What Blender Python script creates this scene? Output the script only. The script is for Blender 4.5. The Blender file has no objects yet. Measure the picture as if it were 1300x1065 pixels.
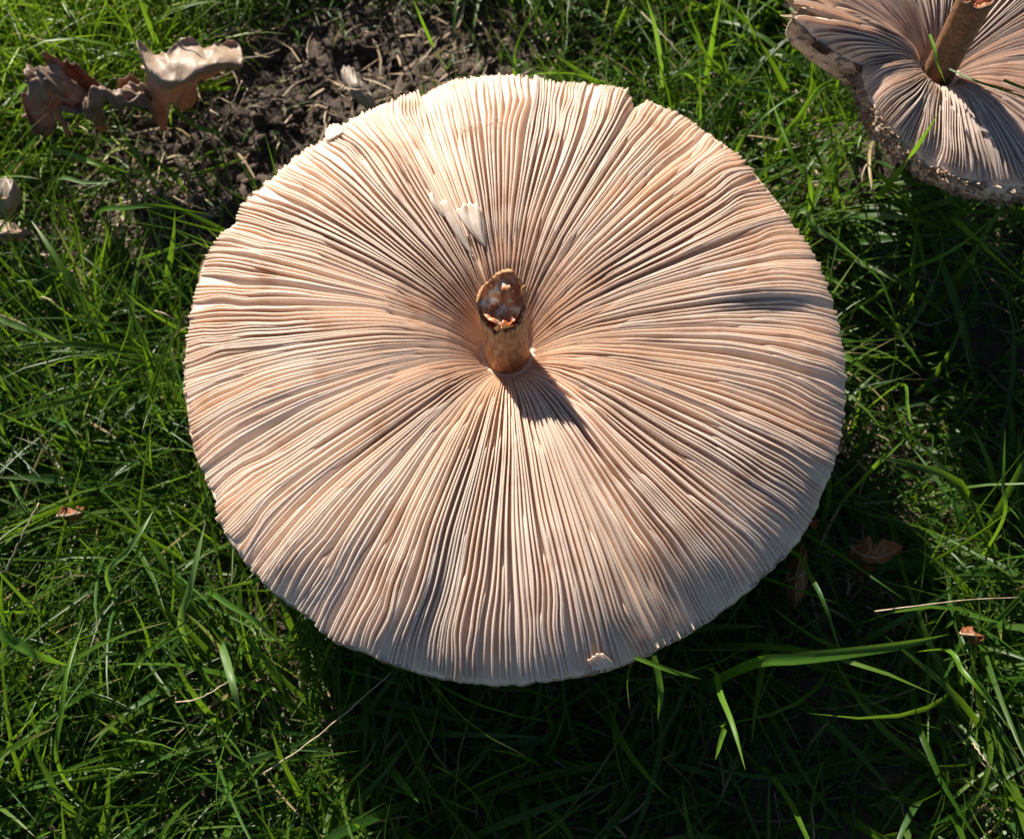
import bpy, math, random
import numpy as np
from mathutils import Vector

random.seed(11)
rng = np.random.default_rng(7)
scene = bpy.context.scene
COL = scene.collection
rad = math.radians

# ------------------------------------------------------------------ camera
TILT = rad(24.0)            # camera leans 24 degrees off straight down
DIST = 0.348                # metres from lens to the middle of the cap
FPX = 1460.0                # focal length in photograph pixels (1300 wide)
PCX, PCY = 650.0, 487.5     # optical centre in photograph pixels
AIM = Vector((0.0, 0.0, 0.050))
CAM = AIM + Vector((0.0, -math.sin(TILT) * DIST, math.cos(TILT) * DIST))
cd = bpy.data.cameras.new('camera')
cam = bpy.data.objects.new('camera', cd)
COL.objects.link(cam)
cam.location = CAM
cam.rotation_euler = (TILT, 0, 0)
cd.sensor_width = 36.0
cd.lens = 36.0 * FPX / 1300.0
cd.shift_y = -(532.5 - PCY) / 1300.0
cd.clip_start = 0.01
cd.clip_end = 300.0
cd.dof.use_dof = True
cd.dof.focus_distance = 0.325
cd.dof.aperture_fstop = 20.0
scene.camera = cam

# ------------------------------------------------------------------ light
SUN_ELEV = rad(28.0)
SUN_AZ = math.atan2(-0.45, 0.90)      # from behind and a little left: x = sin, y = cos
world = bpy.data.worlds.new('World')
scene.world = world
world.use_nodes = True
wn = world.node_tree
wn.nodes.clear()
sky = wn.nodes.new('ShaderNodeTexSky')
sky.sky_type = 'NISHITA'
sky.sun_disc = False
sky.sun_elevation = SUN_ELEV
sky.sun_rotation = SUN_AZ
sky.air_density = 0.7
sky.dust_density = 0.3
bg = wn.nodes.new('ShaderNodeBackground')
bg.inputs['Strength'].default_value = 0.05
wo = wn.nodes.new('ShaderNodeOutputWorld')
wn.links.new(sky.outputs[0], bg.inputs[0])
wn.links.new(bg.outputs[0], wo.inputs[0])
sd = bpy.data.lights.new('sun', 'SUN')
sd.energy = 5.0
sd.angle = rad(0.53)
sd.color = (1.0, 0.93, 0.82)
sun = bpy.data.objects.new('sun', sd)
COL.objects.link(sun)
to_sun = Vector((math.sin(SUN_AZ) * math.cos(SUN_ELEV), math.cos(SUN_AZ) * math.cos(SUN_ELEV), math.sin(SUN_ELEV)))
sun.rotation_euler = to_sun.to_track_quat('Z', 'Y').to_euler()
sun.location = to_sun * 3

vs = scene.view_settings
vs.view_transform = 'Standard'
vs.look = 'None'
vs.gamma = 1.0
vs.use_curve_mapping = False
vs.exposure = 1.10
scene.render.engine = 'CYCLES'
scene.render.resolution_x = 1024
scene.render.resolution_y = 838

# ------------------------------------------------------------------ helpers
CT, ST = math.cos(TILT), math.sin(TILT)


def P(px, py, z):
    """photograph pixel -> world point at height z"""
    x, y = (px - PCX) / FPX, -(py - PCY) / FPX
    d = Vector((x, y * CT + ST, y * ST - CT))
    k = (z - CAM.z) / d.z
    return CAM + d * k


def pix(x, y, z):
    """world -> photograph pixel (vectorised)"""
    dx, dy, dz = x - CAM.x, y - CAM.y, z - CAM.z
    cy = dy * CT + dz * ST
    cz = -dy * ST + dz * CT
    return PCX + FPX * dx / (-cz), PCY - FPX * cy / (-cz)


_tab = np.random.default_rng(3).random((256, 256)) * 2 - 1


def vn(x, y, seed=0):
    """smooth value noise, vectorised, -1..1"""
    x = np.asarray(x, float) + seed * 17.31
    y = np.asarray(y, float) + seed * 9.17
    xi = np.floor(x).astype(int)
    yi = np.floor(y).astype(int)
    fx, fy = x - xi, y - yi
    fx = fx * fx * fx * (fx * (fx * 6 - 15) + 10)
    fy = fy * fy * fy * (fy * (fy * 6 - 15) + 10)
    a = _tab[xi % 256, yi % 256]
    b = _tab[(xi + 1) % 256, yi % 256]
    c = _tab[xi % 256, (yi + 1) % 256]
    d = _tab[(xi + 1) % 256, (yi + 1) % 256]
    return (a + (b - a) * fx) * (1 - fy) + (c + (d - c) * fx) * fy


def fbm(x, y, seed=0, oct=4):
    s, a = 0, 1.0
    for o in range(oct):
        s = s + a * vn(x * 2 ** o, y * 2 ** o, seed + o * 5)
        a *= 0.5
    return s


def smooth(a, b, x):
    t = np.clip((np.asarray(x, float) - a) / (b - a), 0, 1)
    return t * t * (3 - 2 * t)


def mesh_np(name, v, q, mat=None, parent=None, smooth_=True, col=None, link=True):
    """one mesh object from numpy verts (n,3) and quads (m,4)"""
    v = np.ascontiguousarray(v, dtype=np.float32)
    q = np.ascontiguousarray(q, dtype=np.int32)
    me = bpy.data.meshes.new(name)
    me.vertices.add(len(v))
    me.vertices.foreach_set('co', v.ravel())
    k = q.shape[1]
    me.loops.add(len(q) * k)
    me.loops.foreach_set('vertex_index', q.ravel())
    me.polygons.add(len(q))
    me.polygons.foreach_set('loop_start', np.arange(len(q), dtype=np.int32) * k)
    me.update(calc_edges=True)
    if smooth_:
        me.polygons.foreach_set('use_smooth', np.ones(len(q), dtype=bool))
    if col is not None:
        at = me.color_attributes.new('tint', 'FLOAT_COLOR', 'POINT')
        at.data.foreach_set('color', np.ascontiguousarray(col, dtype=np.float32).ravel())
    me.update()
    if mat:
        me.materials.append(mat)
    o = bpy.data.objects.new(name, me)
    if link:
        COL.objects.link(o)
    if parent:
        o.parent = parent
        o.matrix_parent_inverse = parent.matrix_world.inverted()
    return o


def thing(name, label, cat, loc=(0, 0, 0), group=None):
    o = bpy.data.objects.new(name, None)
    COL.objects.link(o)
    o.location = loc
    o.empty_display_size = 0.01
    bpy.context.view_layer.update()
    return tag(o, label, cat, group)


def tag(o, label, cat, group=None):
    o['label'] = label
    o['category'] = cat
    if group:
        o['group'] = group
    return o


def grid_quads(nr, nc, wrap=False):
    q = []
    for i in range(nr - 1):
        for j in range(nc if wrap else nc - 1):
            j2 = (j + 1) % nc
            q.append((i * nc + j, i * nc + j2, (i + 1) * nc + j2, (i + 1) * nc + j))
    return np.array(q, dtype=np.int32)


def spline(pts, n):
    """Catmull-Rom through a list of Vectors, n samples"""
    p = [Vector(a) for a in pts]
    if len(p) == 2:
        return [p[0].lerp(p[1], i / (n - 1)) for i in range(n)]
    p = [p[0] * 2 - p[1]] + p + [p[-1] * 2 - p[-2]]
    m = len(p) - 3
    out = []
    for i in range(n):
        u = i / (n - 1) * m
        k = min(int(u), m - 1)
        t = u - k
        a, b, c, d = p[k:k + 4]
        out.append(0.5 * ((2 * b) + (c - a) * t + (2 * a - 5 * b + 4 * c - d) * t * t + (3 * b - a - 3 * c + d) * t ** 3))
    return out


def tube_mesh(pts, radii, ns=7):
    v, q = [], []
    n = len(pts)
    for i in range(n):
        t = (pts[min(i + 1, n - 1)] - pts[max(i - 1, 0)]).normalized()
        up = Vector((0, 0, 1)) if abs(t.z) < 0.9 else Vector((1, 0, 0))
        a = t.cross(up).normalized()
        b = a.cross(t)
        for k in range(ns):
            w = 2 * math.pi * k / ns
            v.append(pts[i] + (a * math.cos(w) + b * math.sin(w)) * radii[i])
    q = grid_quads(n, ns, True)
    # close the ends with a collapsed ring
    c0, c1 = len(v), len(v) + 1
    v += [pts[0], pts[-1]]
    qq = [tuple(x) for x in q]
    for k in range(ns):
        qq.append((c0, (k + 1) % ns, k, c0)[:4])
        qq.append((c1, (n - 1) * ns + k, (n - 1) * ns + (k + 1) % ns, c1)[:4])
    return v, qq


def mesh_py(name, v, f, mat=None, parent=None, smooth_=True):
    me = bpy.data.meshes.new(name)
    f2 = []
    for a in f:
        b = []
        for i in a:
            if i not in b:
                b.append(int(i))
        if len(b) > 2:
            f2.append(b)
    me.from_pydata([tuple(p) for p in v], [], f2)
    if smooth_:
        me.polygons.foreach_set('use_smooth', [True] * len(me.polygons))
    me.update()
    if mat:
        me.materials.append(mat)
    o = bpy.data.objects.new(name, me)
    COL.objects.link(o)
    if parent:
        o.parent = parent
        o.matrix_parent_inverse = parent.matrix_world.inverted()
    return o


# ------------------------------------------------------------------ materials
class NT:
    def __init__(self, name):
        self.m = bpy.data.materials.new(name)
        self.m.use_nodes = True
        self.t = self.m.node_tree
        self.t.nodes.clear()
        self.out = self.n('ShaderNodeOutputMaterial')

    def n(self, typ, **kw):
        nd = self.t.nodes.new(typ)
        for k, v in kw.items():
            setattr(nd, k, v)
        return nd

    def l(self, a, b):
        self.t.links.new(a, b)

    def coords(self):
        return self.n('ShaderNodeTexCoord').outputs['Object']

    def noise(self, vec, scale, detail=3, rough=0.55):
        nd = self.n('ShaderNodeTexNoise')
        nd.inputs['Scale'].default_value = scale
        nd.inputs['Detail'].default_value = detail
        nd.inputs['Roughness'].default_value = rough
        if vec is not None:
            self.l(vec, nd.inputs['Vector'])
        return nd.outputs['Fac']

    def ramp(self, fac, stops):
        r = self.n('ShaderNodeValToRGB')
        e = r.color_ramp.elements
        while len(e) < len(stops):
            e.new(0.5)
        for k, (p, c) in enumerate(stops):
            e[k].position = p
            e[k].color = (*c, 1)
        self.l(fac, r.inputs[0])
        return r.outputs[0]

    def mix(self, fac, a, b, mode='MIX'):
        mx = self.n('ShaderNodeMix', data_type='RGBA', blend_type=mode)
        for s, v in ((mx.inputs[0], fac), (mx.inputs[6], a), (mx.inputs[7], b)):
            if isinstance(v, (int, float)):
                s.default_value = v
            elif isinstance(v, tuple):
                s.default_value = (*v, 1)
            else:
                self.l(v, s)
        return mx.outputs[2]

    def bump(self, h, strength, dist):
        b = self.n('ShaderNodeBump')
        b.inputs['Strength'].default_value = strength
        b.inputs['Distance'].default_value = dist
        self.l(h, b.inputs['Height'])
        return b.outputs[0]

    def shade(self, color, rough=0.6, spec=0.3, normal=None, transl=0.0, tcolor=None, sss=0.0):
        p = self.n('ShaderNodeBsdfPrincipled')
        if sss:
            p.inputs['Subsurface Weight'].default_value = 0.85
            p.inputs['Subsurface Radius'].default_value = (1.0, 0.50, 0.26)
            p.inputs['Subsurface Scale'].default_value = sss
        if isinstance(color, tuple):
            p.inputs['Base Color'].default_value = (*color, 1)
        else:
            self.l(color, p.inputs['Base Color'])
        if isinstance(rough, (int, float)):
            p.inputs['Roughness'].default_value = rough
        else:
            self.l(rough, p.inputs['Roughness'])
        p.inputs['Specular IOR Level'].default_value = spec
        if normal is not None:
            self.l(normal, p.inputs['Normal'])
        res = p.outputs[0]
        if transl > 0:
            tr = self.n('ShaderNodeBsdfTranslucent')
            tc = tcolor if tcolor is not None else color
            if isinstance(tc, tuple):
                tr.inputs[0].default_value = (*tc, 1)
            else:
                self.l(tc, tr.inputs[0])
            if normal is not None:
                self.l(normal, tr.inputs['Normal'])
            ms = self.n('ShaderNodeMixShader')
            ms.inputs[0].default_value = transl
            self.l(p.outputs[0], ms.inputs[1])
            self.l(tr.outputs[0], ms.inputs[2])
            res = ms.outputs[0]
        self.l(res, self.out.inputs[0])
        return self.m


def gill_material(name, pale, warm, stain, transl=0.30):
    m = NT(name)
    c = m.coords()
    big = m.noise(c, 28, 3)
    col = m.ramp(big, [(0.30, warm), (0.62, pale)])
    rnd = m.n('ShaderNodeObjectInfo').outputs['Random']
    col = m.mix(m.ramp(rnd, [(0.0, (0, 0, 0)), (1.0, (0.45, 0.45, 0.45))]), col, warm)
    spots = m.ramp(m.noise(c, 75, 4, 0.6), [(0.56, (0, 0, 0)), (0.76, (0.75, 0.75, 0.75))])
    col = m.mix(spots, col, stain)
    fib = m.noise(c, 2200, 2)
    nrm = m.bump(fib, 0.18, 0.0004)
    return m.shade(col, 0.55, 0.25, nrm, transl, m.mix(0.5, col, (0.95, 0.61, 0.39)))


M = {}
M['gill'] = gill_material('gill_flesh', (0.92, 0.84, 0.745), (0.865, 0.72, 0.58), (0.62, 0.42, 0.27), 0.43)
M['gill2'] = gill_material('gill_flesh_greyer', (0.74, 0.66, 0.59), (0.67, 0.56, 0.48), (0.44, 0.32, 0.24), 0.40)
# cap flesh and scaly outer skin, chosen by mesh slot
m = NT('cap_flesh')
c = m.coords()
M['flesh'] = m.shade(m.ramp(m.noise(c, 60, 3), [(0.3, (0.72, 0.53, 0.39)), (0.7, (0.80, 0.63, 0.49))]), 0.6, 0.2)
m = NT('cap_skin')
c = m.coords()
n1 = m.noise(c, 140, 5, 0.65)
n2 = m.noise(c, 700, 3)
col = m.ramp(n1, [(0.35, (0.22, 0.13, 0.08)), (0.50, (0.44, 0.32, 0.22)), (0.68, (0.58, 0.47, 0.36))])
M['skin'] = m.shade(col, 0.8, 0.15, m.bump(n2, 0.5, 0.001))
m = NT('cap_scale_brown')
c = m.coords()
col = m.ramp(m.noise(c, 260, 4), [(0.35, (0.30, 0.20, 0.13)), (0.65, (0.56, 0.44, 0.32))])
M['scale'] = m.shade(col, 0.8, 0.15, None, 0.15)
m = NT('white_flesh')
M['white'] = m.shade(m.ramp(m.noise(m.coords(), 300, 3), [(0.3, (0.74, 0.60, 0.48)), (0.7, (0.84, 0.74, 0.64))]), 0.35, 0.45, None, 0.30)
# stem: brown with fine vertical fibres and small snake-skin marks
m = NT('stem_bark')
c = m.coords()
mp = m.n('ShaderNodeMapping')
mp.inputs['Scale'].default_value = (1, 1, 0.22)
m.l(c, mp.inputs['Vector'])
fib = m.noise(mp.outputs[0], 900, 4, 0.65)
blot = m.noise(c, 420, 3)
col = m.ramp(fib, [(0.32, (0.30, 0.125, 0.048)), (0.52, (0.56, 0.28, 0.12)), (0.72, (0.74, 0.46, 0.25))])
col = m.mix(m.ramp(blot, [(0.50, (0, 0, 0)), (0.66, (0.6, 0.6, 0.6))]), col, (0.34, 0.15, 0.065))
M['stem'] = m.shade(col, 0.6, 0.3, m.bump(fib, 0.5, 0.0006), 0.15)
m = NT('stem_bark_dark')
c = m.coords()
fib = m.noise(c, 700, 4, 0.65)
col = m.ramp(fib, [(0.32, (0.11, 0.05, 0.025)), (0.55, (0.22, 0.11, 0.055)), (0.75, (0.33, 0.19, 0.10))])
M['stem2'] = m.shade(col, 0.6, 0.25, m.bump(fib, 0.4, 0.0006))
# wet silky hollow: reddish brown walls, pale silk
m = NT('stem_hollow_lining')
c = m.coords()
n1 = m.noise(c, 210, 3, 0.5)
mp = m.n('ShaderNodeMapping')
mp.inputs['Scale'].default_value = (1, 1, 0.25)
m.l(c, mp.inputs['Vector'])
n2 = m.noise(mp.outputs[0], 1300, 3)
col = m.ramp(n1, [(0.30, (0.30, 0.07, 0.022)), (0.50, (0.52, 0.16, 0.06)), (0.64, (0.66, 0.38, 0.22))])
M['hollow'] = m.shade(col, 0.3, 0.35, m.bump(n2, 0.35, 0.0005), 0.15)
m = NT('stem_silk')
c = m.coords()
n1 = m.noise(c, 330, 3, 0.5)
col = m.ramp(n1, [(0.36, (0.42, 0.10, 0.03)), (0.52, (0.66, 0.24, 0.10)), (0.62, (0.80, 0.50, 0.32)), (0.72, (0.90, 0.74, 0.58))])
M['silk'] = m.shade(col, 0.28, 0.35, m.bump(m.noise(c, 900, 3), 0.35, 0.0006), 0.15)
m = NT('hole_shade')
M['hole'] = m.shade((0.05, 0.028, 0.018), 0.9, 0.1)  # shade inside the hole, painted as a dark colour

# grass: tint attribute carries each blade's colour, with some light and shade painted in
m = NT('grass_blade')
at = m.n('ShaderNodeAttribute', attribute_name='tint')
col = at.outputs['Color']
tc = m.mix(0.55, col, (0.26, 0.46, 0.015))
M['grass'] = m.shade(col, 0.42, 0.32, None, 0.42, tc)
# soil
m = NT('soil')
c = m.coords()
n1 = m.noise(c, 90, 6, 0.65)
n2 = m.noise(c, 900, 4, 0.6)
col = m.ramp(n1, [(0.30, (0.024, 0.015, 0.010)), (0.55, (0.080, 0.053, 0.037)), (0.75, (0.16, 0.115, 0.083))])
M['soil'] = m.shade(col, 0.75, 0.3, m.bump(n2, 0.6, 0.002))
m = NT('soil_clod_crust')
c = m.coords()
n1 = m.noise(c, 300, 5, 0.65)
col = m.ramp(n1, [(0.30, (0.036, 0.023, 0.015)), (0.55, (0.10, 0.067, 0.047)), (0.75, (0.20, 0.145, 0.105))])
M['clod'] = m.shade(col, 0.75, 0.3, m.bump(m.noise(c, 1600, 4), 0.7, 0.0012))
# straw and dead leaf
m = NT('straw')
at = m.n('ShaderNodeAttribute', attribute_name='tint')
M['litter'] = m.shade(at.outputs['Color'], 0.6, 0.3, None, 0.12)
m = NT('dry_stalk')
c = m.coords()
col = m.ramp(m.noise(c, 500, 4), [(0.3, (0.26, 0.17, 0.10)), (0.7, (0.56, 0.43, 0.30))])
M['stalk'] = m.shade(col, 0.5, 0.35)


def leaf_material(name, a, b, d, transl):
    m = NT(name)
    c = m.coords()
    n1 = m.noise(c, 55, 4, 0.6)
    n2 = m.noise(c, 420, 3, 0.6)
    col = m.ramp(n1, [(0.34, a), (0.62, b)])
    col = m.mix(m.ramp(n2, [(0.54, (0, 0, 0)), (0.72, (0.55, 0.55, 0.55))]), col, d)
    return m.shade(col, 0.5, 0.35, m.bump(n2, 0.35, 0.0008), transl, m.mix(0.6, col, (0.55, 0.17, 0.03)))


M['leaf_pale'] = leaf_material('dead_leaf_pale', (0.27, 0.17, 0.11), (0.44, 0.33, 0.24), (0.19, 0.10, 0.06), 0.22)
M['leaf_brown'] = leaf_material('dead_leaf_brown', (0.11, 0.055, 0.032), (0.33, 0.23, 0.17), (0.07, 0.03, 0.018), 0.20)
M['leaf_grey'] = leaf_material('dead_leaf_grey', (0.30, 0.24, 0.19), (0.42, 0.35, 0.28), (0.20, 0.14, 0.10), 0.1)
M['leaf_rust'] = leaf_material('dead_leaf_rust', (0.18, 0.055, 0.02), (0.34, 0.13, 0.05), (0.10, 0.035, 0.015), 0.25)
M['vein'] = NT('leaf_vein').shade((0.36, 0.25, 0.16), 0.5, 0.3)

# ------------------------------------------------------------------ ground
SOIL = [(350, 60, 85, 1), (450, 30, 95, 1), (560, 45, 85, .95), (400, 130, 80, 1), (330, 190, 60, 1), (270, 115, 55, .9), (640, 55, 55, .8),
        (760, 35, 50, .55), (870, 50, 45, .55), (300, 20, 40, .7), (150, 205, 75, .78), (225, 265, 60, .75), (90, 250, 55, .62), (270, 225, 50, .8),
        (190, 150, 60, .85), (1080, 720, 60, .6), (930, 130, 45, .3), (500, 90, 80, .9)]
_s = []
for (a, b, r, w) in SOIL:
    p = P(a, b, 0.0)
    p2 = P(a + r, b, 0.0)
    _s.append((p.x, p.y - .004, (p2 - p).length * 1.25, w))


def soil_mask(x, y, grow_=1.0):
    s = np.zeros_like(np.asarray(x, float))
    wob = 1 + 0.35 * vn(np.asarray(x) * 45, np.asarray(y) * 45, 3)
    for (a, b, r, w) in _s:
        d = np.sqrt((x - a) ** 2 + ((y - b) / 1.15) ** 2) / (r * wob * grow_)
        s = np.maximum(s, w * (1 - smooth(0.65, 1.2, d)))
    return s


MOUND = P(1200, 96, 0.07)        # hummock that carries the second mushroom


def ground_z(x, y):
    x = np.asarray(x, float)
    y = np.asarray(y, float)
    z = 0.0045 * vn(x * 14, y * 14, 1) + 0.0025 * fbm(x * 45, y * 45, 2, 2)
    far = smooth(0.6, 3.0, np.sqrt(x * x + y * y))
    z = z * (1 - far) + far * 0.06 * vn(x * 0.35, y * 0.35, 6)
    s = soil_mask(x, y)
    z = z + s * (0.0040 * np.abs(fbm(x * 90, y * 90, 4, 3)) + 0.003 * vn(x * 260, y * 260, 9))
    z = z + 0.042 * np.exp(-(((x - MOUND.x) ** 2 + (y - MOUND.y) ** 2) / 0.040 ** 2))
    return z - 0.014


def axis(n, half, step):
    a = list(np.arange(-half, half + 1e-9, step))
    s, x = step, half
    while x < 60:
        s *= 1.28
        x += s
        a.append(x)
        a.insert(0, -x)
    return np.array(a)


ax = axis(0, 0.42, 0.0032)
gx, gy = np.meshgrid(ax, ax + 0.03)
gz = ground_z(gx, gy)
n = len(ax)
ii = np.arange(n * n).reshape(n, n)
q = np.stack([ii[:-1, :-1], ii[:-1, 1:], ii[1:, 1:], ii[1:, :-1]], -1).reshape(-1, 4)
ground = mesh_np('ground', np.stack([gx, gy, gz], -1).reshape(-1, 3), q, M['soil'])
ground['kind'] = 'structure'
ground['label'] = 'dark crumbly brown soil under the lawn'

# ------------------------------------------------------------------ mushrooms
PROF_T = [0, .03, .07, .12, .20, .32, .45, .60, .75, .86, .94, 1.0]
PROF_F = [0, .18, .42, .66, .88, 1.0, .98, .90, .72, .50, .26, 0]
GH_T = [0, .06, .15, .35, .60, .80, .92, .97, 1.0]
GH_H = [.8, 1.8, 2.9, 3.6, 3.4, 2.6, 1.8, 1.5, 1.2]


class Cap:
    """an upturned cap: traced rim, domed gill face, rounded outer skin"""

    def __init__(self, S, zs, rim, H, seed, under_rows, depth_z, r0, wave=1.0):
        self.S, self.zs, self.H, self.seed, self.rows, self.r0 = S, zs, H, seed, under_rows, r0
        self.dz = depth_z
        self.wave = wave
        th = np.array([math.atan2(p.y - S.y, p.x - S.x) for p in rim])
        R = np.array([math.hypot(p.x - S.x, p.y - S.y) for p in rim])
        Z = np.array([p.z for p in rim])
        o = np.argsort(th)
        th, R, Z = th[o], R[o], Z[o]
        self.th = np.concatenate([th - 2 * math.pi, th, th + 2 * math.pi])
        self.Rr = np.tile(R, 3)
        self.Zr = np.tile(Z, 3)
        aa = np.linspace(-math.pi, math.pi, 361)[:-1]
        Ra = np.interp(aa, self.th, self.Rr)
        k = np.exp(-(np.arange(-30, 31) / 13.0) ** 2)
        k /= k.sum()
        lo = np.array([min(Ra[(i + np.arange(-14, 15)) % 360]) for i in range(360)])
        sm = np.array([(lo[(i + np.arange(-30, 31)) % 360] * k).sum() for i in range(360)])
        self.sa = np.concatenate([aa - 2 * math.pi, aa, aa + 2 * math.pi])
        self.sR = np.tile(sm, 3)

    def wrap(self, a):
        return (np.asarray(a) + math.pi) % (2 * math.pi) - math.pi

    def R(self, a):
        a = self.wrap(a)
        return np.interp(a, self.th, self.Rr)

    def cn(self, a, t, f, g, seed):
        """noise periodic round the cap"""
        return vn(np.cos(a) * f + t * g * np.cos(a) + 40, np.sin(a) * f + t * g * np.sin(a) + 40, seed + self.seed)

    def Z(self, a):
        a = self.wrap(a)
        return np.interp(a, self.th, self.Zr) + 0.0016 * self.wave * self.cn(a, 0, 3.0, 0, 1) + 0.0009 * self.wave * self.cn(a, 0, 9.0, 0, 2)

    def edge(self, a, t):
        f = np.interp(t, PROF_T, PROF_F)
        z = self.zs + (self.Z(a) - self.zs) * np.asarray(t) + self.H * f
        z = z + 0.0016 * self.wave * smooth(.45, .85, t) * self.cn(a, t, 4.5, 2.0, 4) * (1 - smooth(.93, 1, t) * .5)
        return z

    def gh(self, t):
        return np.interp(t, GH_T, GH_H) * 0.001

    def under(self, a, t):
        """height of the outer skin at radius fraction t"""
        top = self.Z(a) - 0.0012
        rows = [x for x in self.rows[2:]][::-1]
        d = np.interp(t, [x[0] for x in rows], [x[1] for x in rows])
        return top - (top - self.dz) * d

    def skin(self, a, u):
        """radius and height of the outer skin, u 0 at the rim to 1 at the umbo"""
        n_ = len(self.rows)
        t = np.interp(u, np.linspace(0, 1, n_), [x[0] for x in self.rows])
        d = np.interp(u, np.linspace(0, 1, n_), [x[1] for x in self.rows])
        top = self.Z(a) - 0.0012
        k = smooth(.18, .42, d)
        r = (self.R(a) * (1 - k) + np.interp(self.wrap(a), self.sa, self.sR) * k) * t
        return r, top - (top - self.dz) * d

    def inside(self, x, y, z, pad=0.0015):
        a = np.arctan2(y - self.S.y, x - self.S.x)
        r = np.hypot(x - self.S.x, y - self.S.y)
        R = self.R(a)
        t = np.clip(r / (R * 1.03 + pad), 0, 1.2)
        return (t < 1) & (z > self.under(a, np.clip(t, 0, 1)) - 0.001)

    def surf(self, px, py, off=0.0):
        """point on the gill edges seen at a pixel"""
        z = self.zs + self.H * .7
        for _ in range(8):
            p = P(px, py, z)
            a = math.atan2(p.y - self.S.y, p.x - self.S.x)
            t = (math.hypot(p.x - self.S.x, p.y - self.S.y) - self.r0) / (float(self.R(a)) - self.r0)
            z = float(self.edge(a, min(max(t, 0), 1))) + off
        return P(px, py, z)

    def gill(self, th0, t0, t1, jit, nrow, thick, h_scale=1.0, dz=0.0):
        t = np.linspace(t0, t1, nrow)
        # bundles of gills bend and lean together
        w = self.wave
        R0 = self.R(th0)
        tang = (R0 / .1) * (0.0026 * w * self.cn(th0, t, 2.6, 1.6, 11) * smooth(.25, .9, t)
                + 0.0014 * w * self.cn(th0, t, 6.5, 4.0, 12) * smooth(.5, .9, t)
                + 0.0008 * w * self.cn(th0, t, 13., 9.0, 15) * smooth(.70, .9, t)
                + 0.00020 * vn(t * 5, np.full_like(t, jit * 31.7), 5))
        r = self.r0 + (R0 - self.r0) * t
        a = th0 + tang / np.maximum(r, 0.02)
        ze = self.edge(th0, t)
        tt = np.clip(t, 0, 1)
        h = self.gh(tt) * h_scale
        ramp = smooth(t0 - 1e-4, t0 + (0.05 if t0 < .03 else 0.10), t) * 0.9 + 0.1
        zb = ze - self.gh(tt) - 0.0004
        top = zb + 0.0004 + (h + dz) * ramp * (1 + 0.05 * vn(t * 9, np.full_like(t, jit * 57.), 8)) - 0.0004 * abs(jit)
        lean = (0.50 * self.cn(th0, t, 2.2, 1.5, 21) + 0.28 * self.cn(th0, t, 6.0, 2.0, 22)) * self.wave + 0.16 * jit
        off = np.clip(lean, -0.9, 0.9) * (top - zb) * 0.75
        hw = np.minimum(thick, r * np.interp(t, [0, .1, .3], [.012, .0085, .0066])) * (0.85 + 0.15 * vn(t * 6, np.full_like(t, jit * 13.), 3))
        hw = np.maximum(hw, 0.00006)
        cx, cy = np.cos(a), np.sin(a)
        bx, by = self.S.x + cx * r, self.S.y + cy * r
        tx, ty = -cy, cx
        rows = []
        for (k, zz, oo) in ((-1.25, zb, 0), (-1.0, zb + (top - zb) * .55, .45), (-.85, top - 0.00016, .97), (0, top, 1), (.85, top - 0.00016, .97), (1.0, zb + (top - zb) * .55, .45), (1.25, zb, 0)):
            rows.append(np.stack([bx + tx * (hw * k + off * oo), by + ty * (hw * k + off * oo), zz], -1))
        v = np.stack(rows, 1)           # nrow,7,3
        q = grid_quads(nrow, 7)
        vv = v.reshape(-1, 3)
        # close the outer end
        e = (nrow - 1) * 7
        q = np.vstack([q, [[e, e + 1, e + 5, e + 6], [e + 1, e + 2, e + 4, e + 5], [0, 6, 5, 1], [1, 5, 4, 2]]])
        return vv, q

    def body(self, name, parent, skin, flesh, na=540, frill=0.004):
        a = np.linspace(0, 2 * math.pi, na, endpoint=False)
        v = []
        jag = 1 + frill * (vn(np.arange(na) * .9, np.zeros(na), 2) + .6 * vn(np.arange(na) * .33, np.zeros(na), 7))
        ts = [0.0, .03, .06, .1, .16, .24, .34, .45, .56, .67, .77, .85, .91, .95, .98, 1.0]
        for t in ts:
            r = self.r0 * .55 + (self.R(a) * (1 + (jag - 1) * (t > .99)) - self.r0 * .55) * t
            tq = np.clip((r - self.r0) / (self.R(a) - self.r0), 0, 1)
            z = self.edge(a, tq) - self.gh(tq)
            v.append(np.stack([self.S.x + np.cos(a) * r, self.S.y + np.sin(a) * r, z], -1))
        ntop = len(ts)
        for u in np.linspace(0, 1, 26):
            r, z = self.skin(a, u)
            r = r * (1 + (jag - 1) * (1 - u))
            z = z + 0.0006 * vn(a * 40, np.full_like(a, u * 30), 4) * u
            v.append(np.stack([self.S.x + np.cos(a) * r, self.S.y + np.sin(a) * r, z], -1))
        nt = len(v)
        o = mesh_np(name, np.concatenate(v), grid_quads(nt, na, True)[:, ::-1], flesh, parent)
        o.data.materials.append(skin)
        mi = np.zeros(len(o.data.polygons), dtype=np.int32)
        mi[(ntop - 1) * na:] = 1
        o.data.polygons.foreach_set('material_index', mi)
        return o


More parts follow.
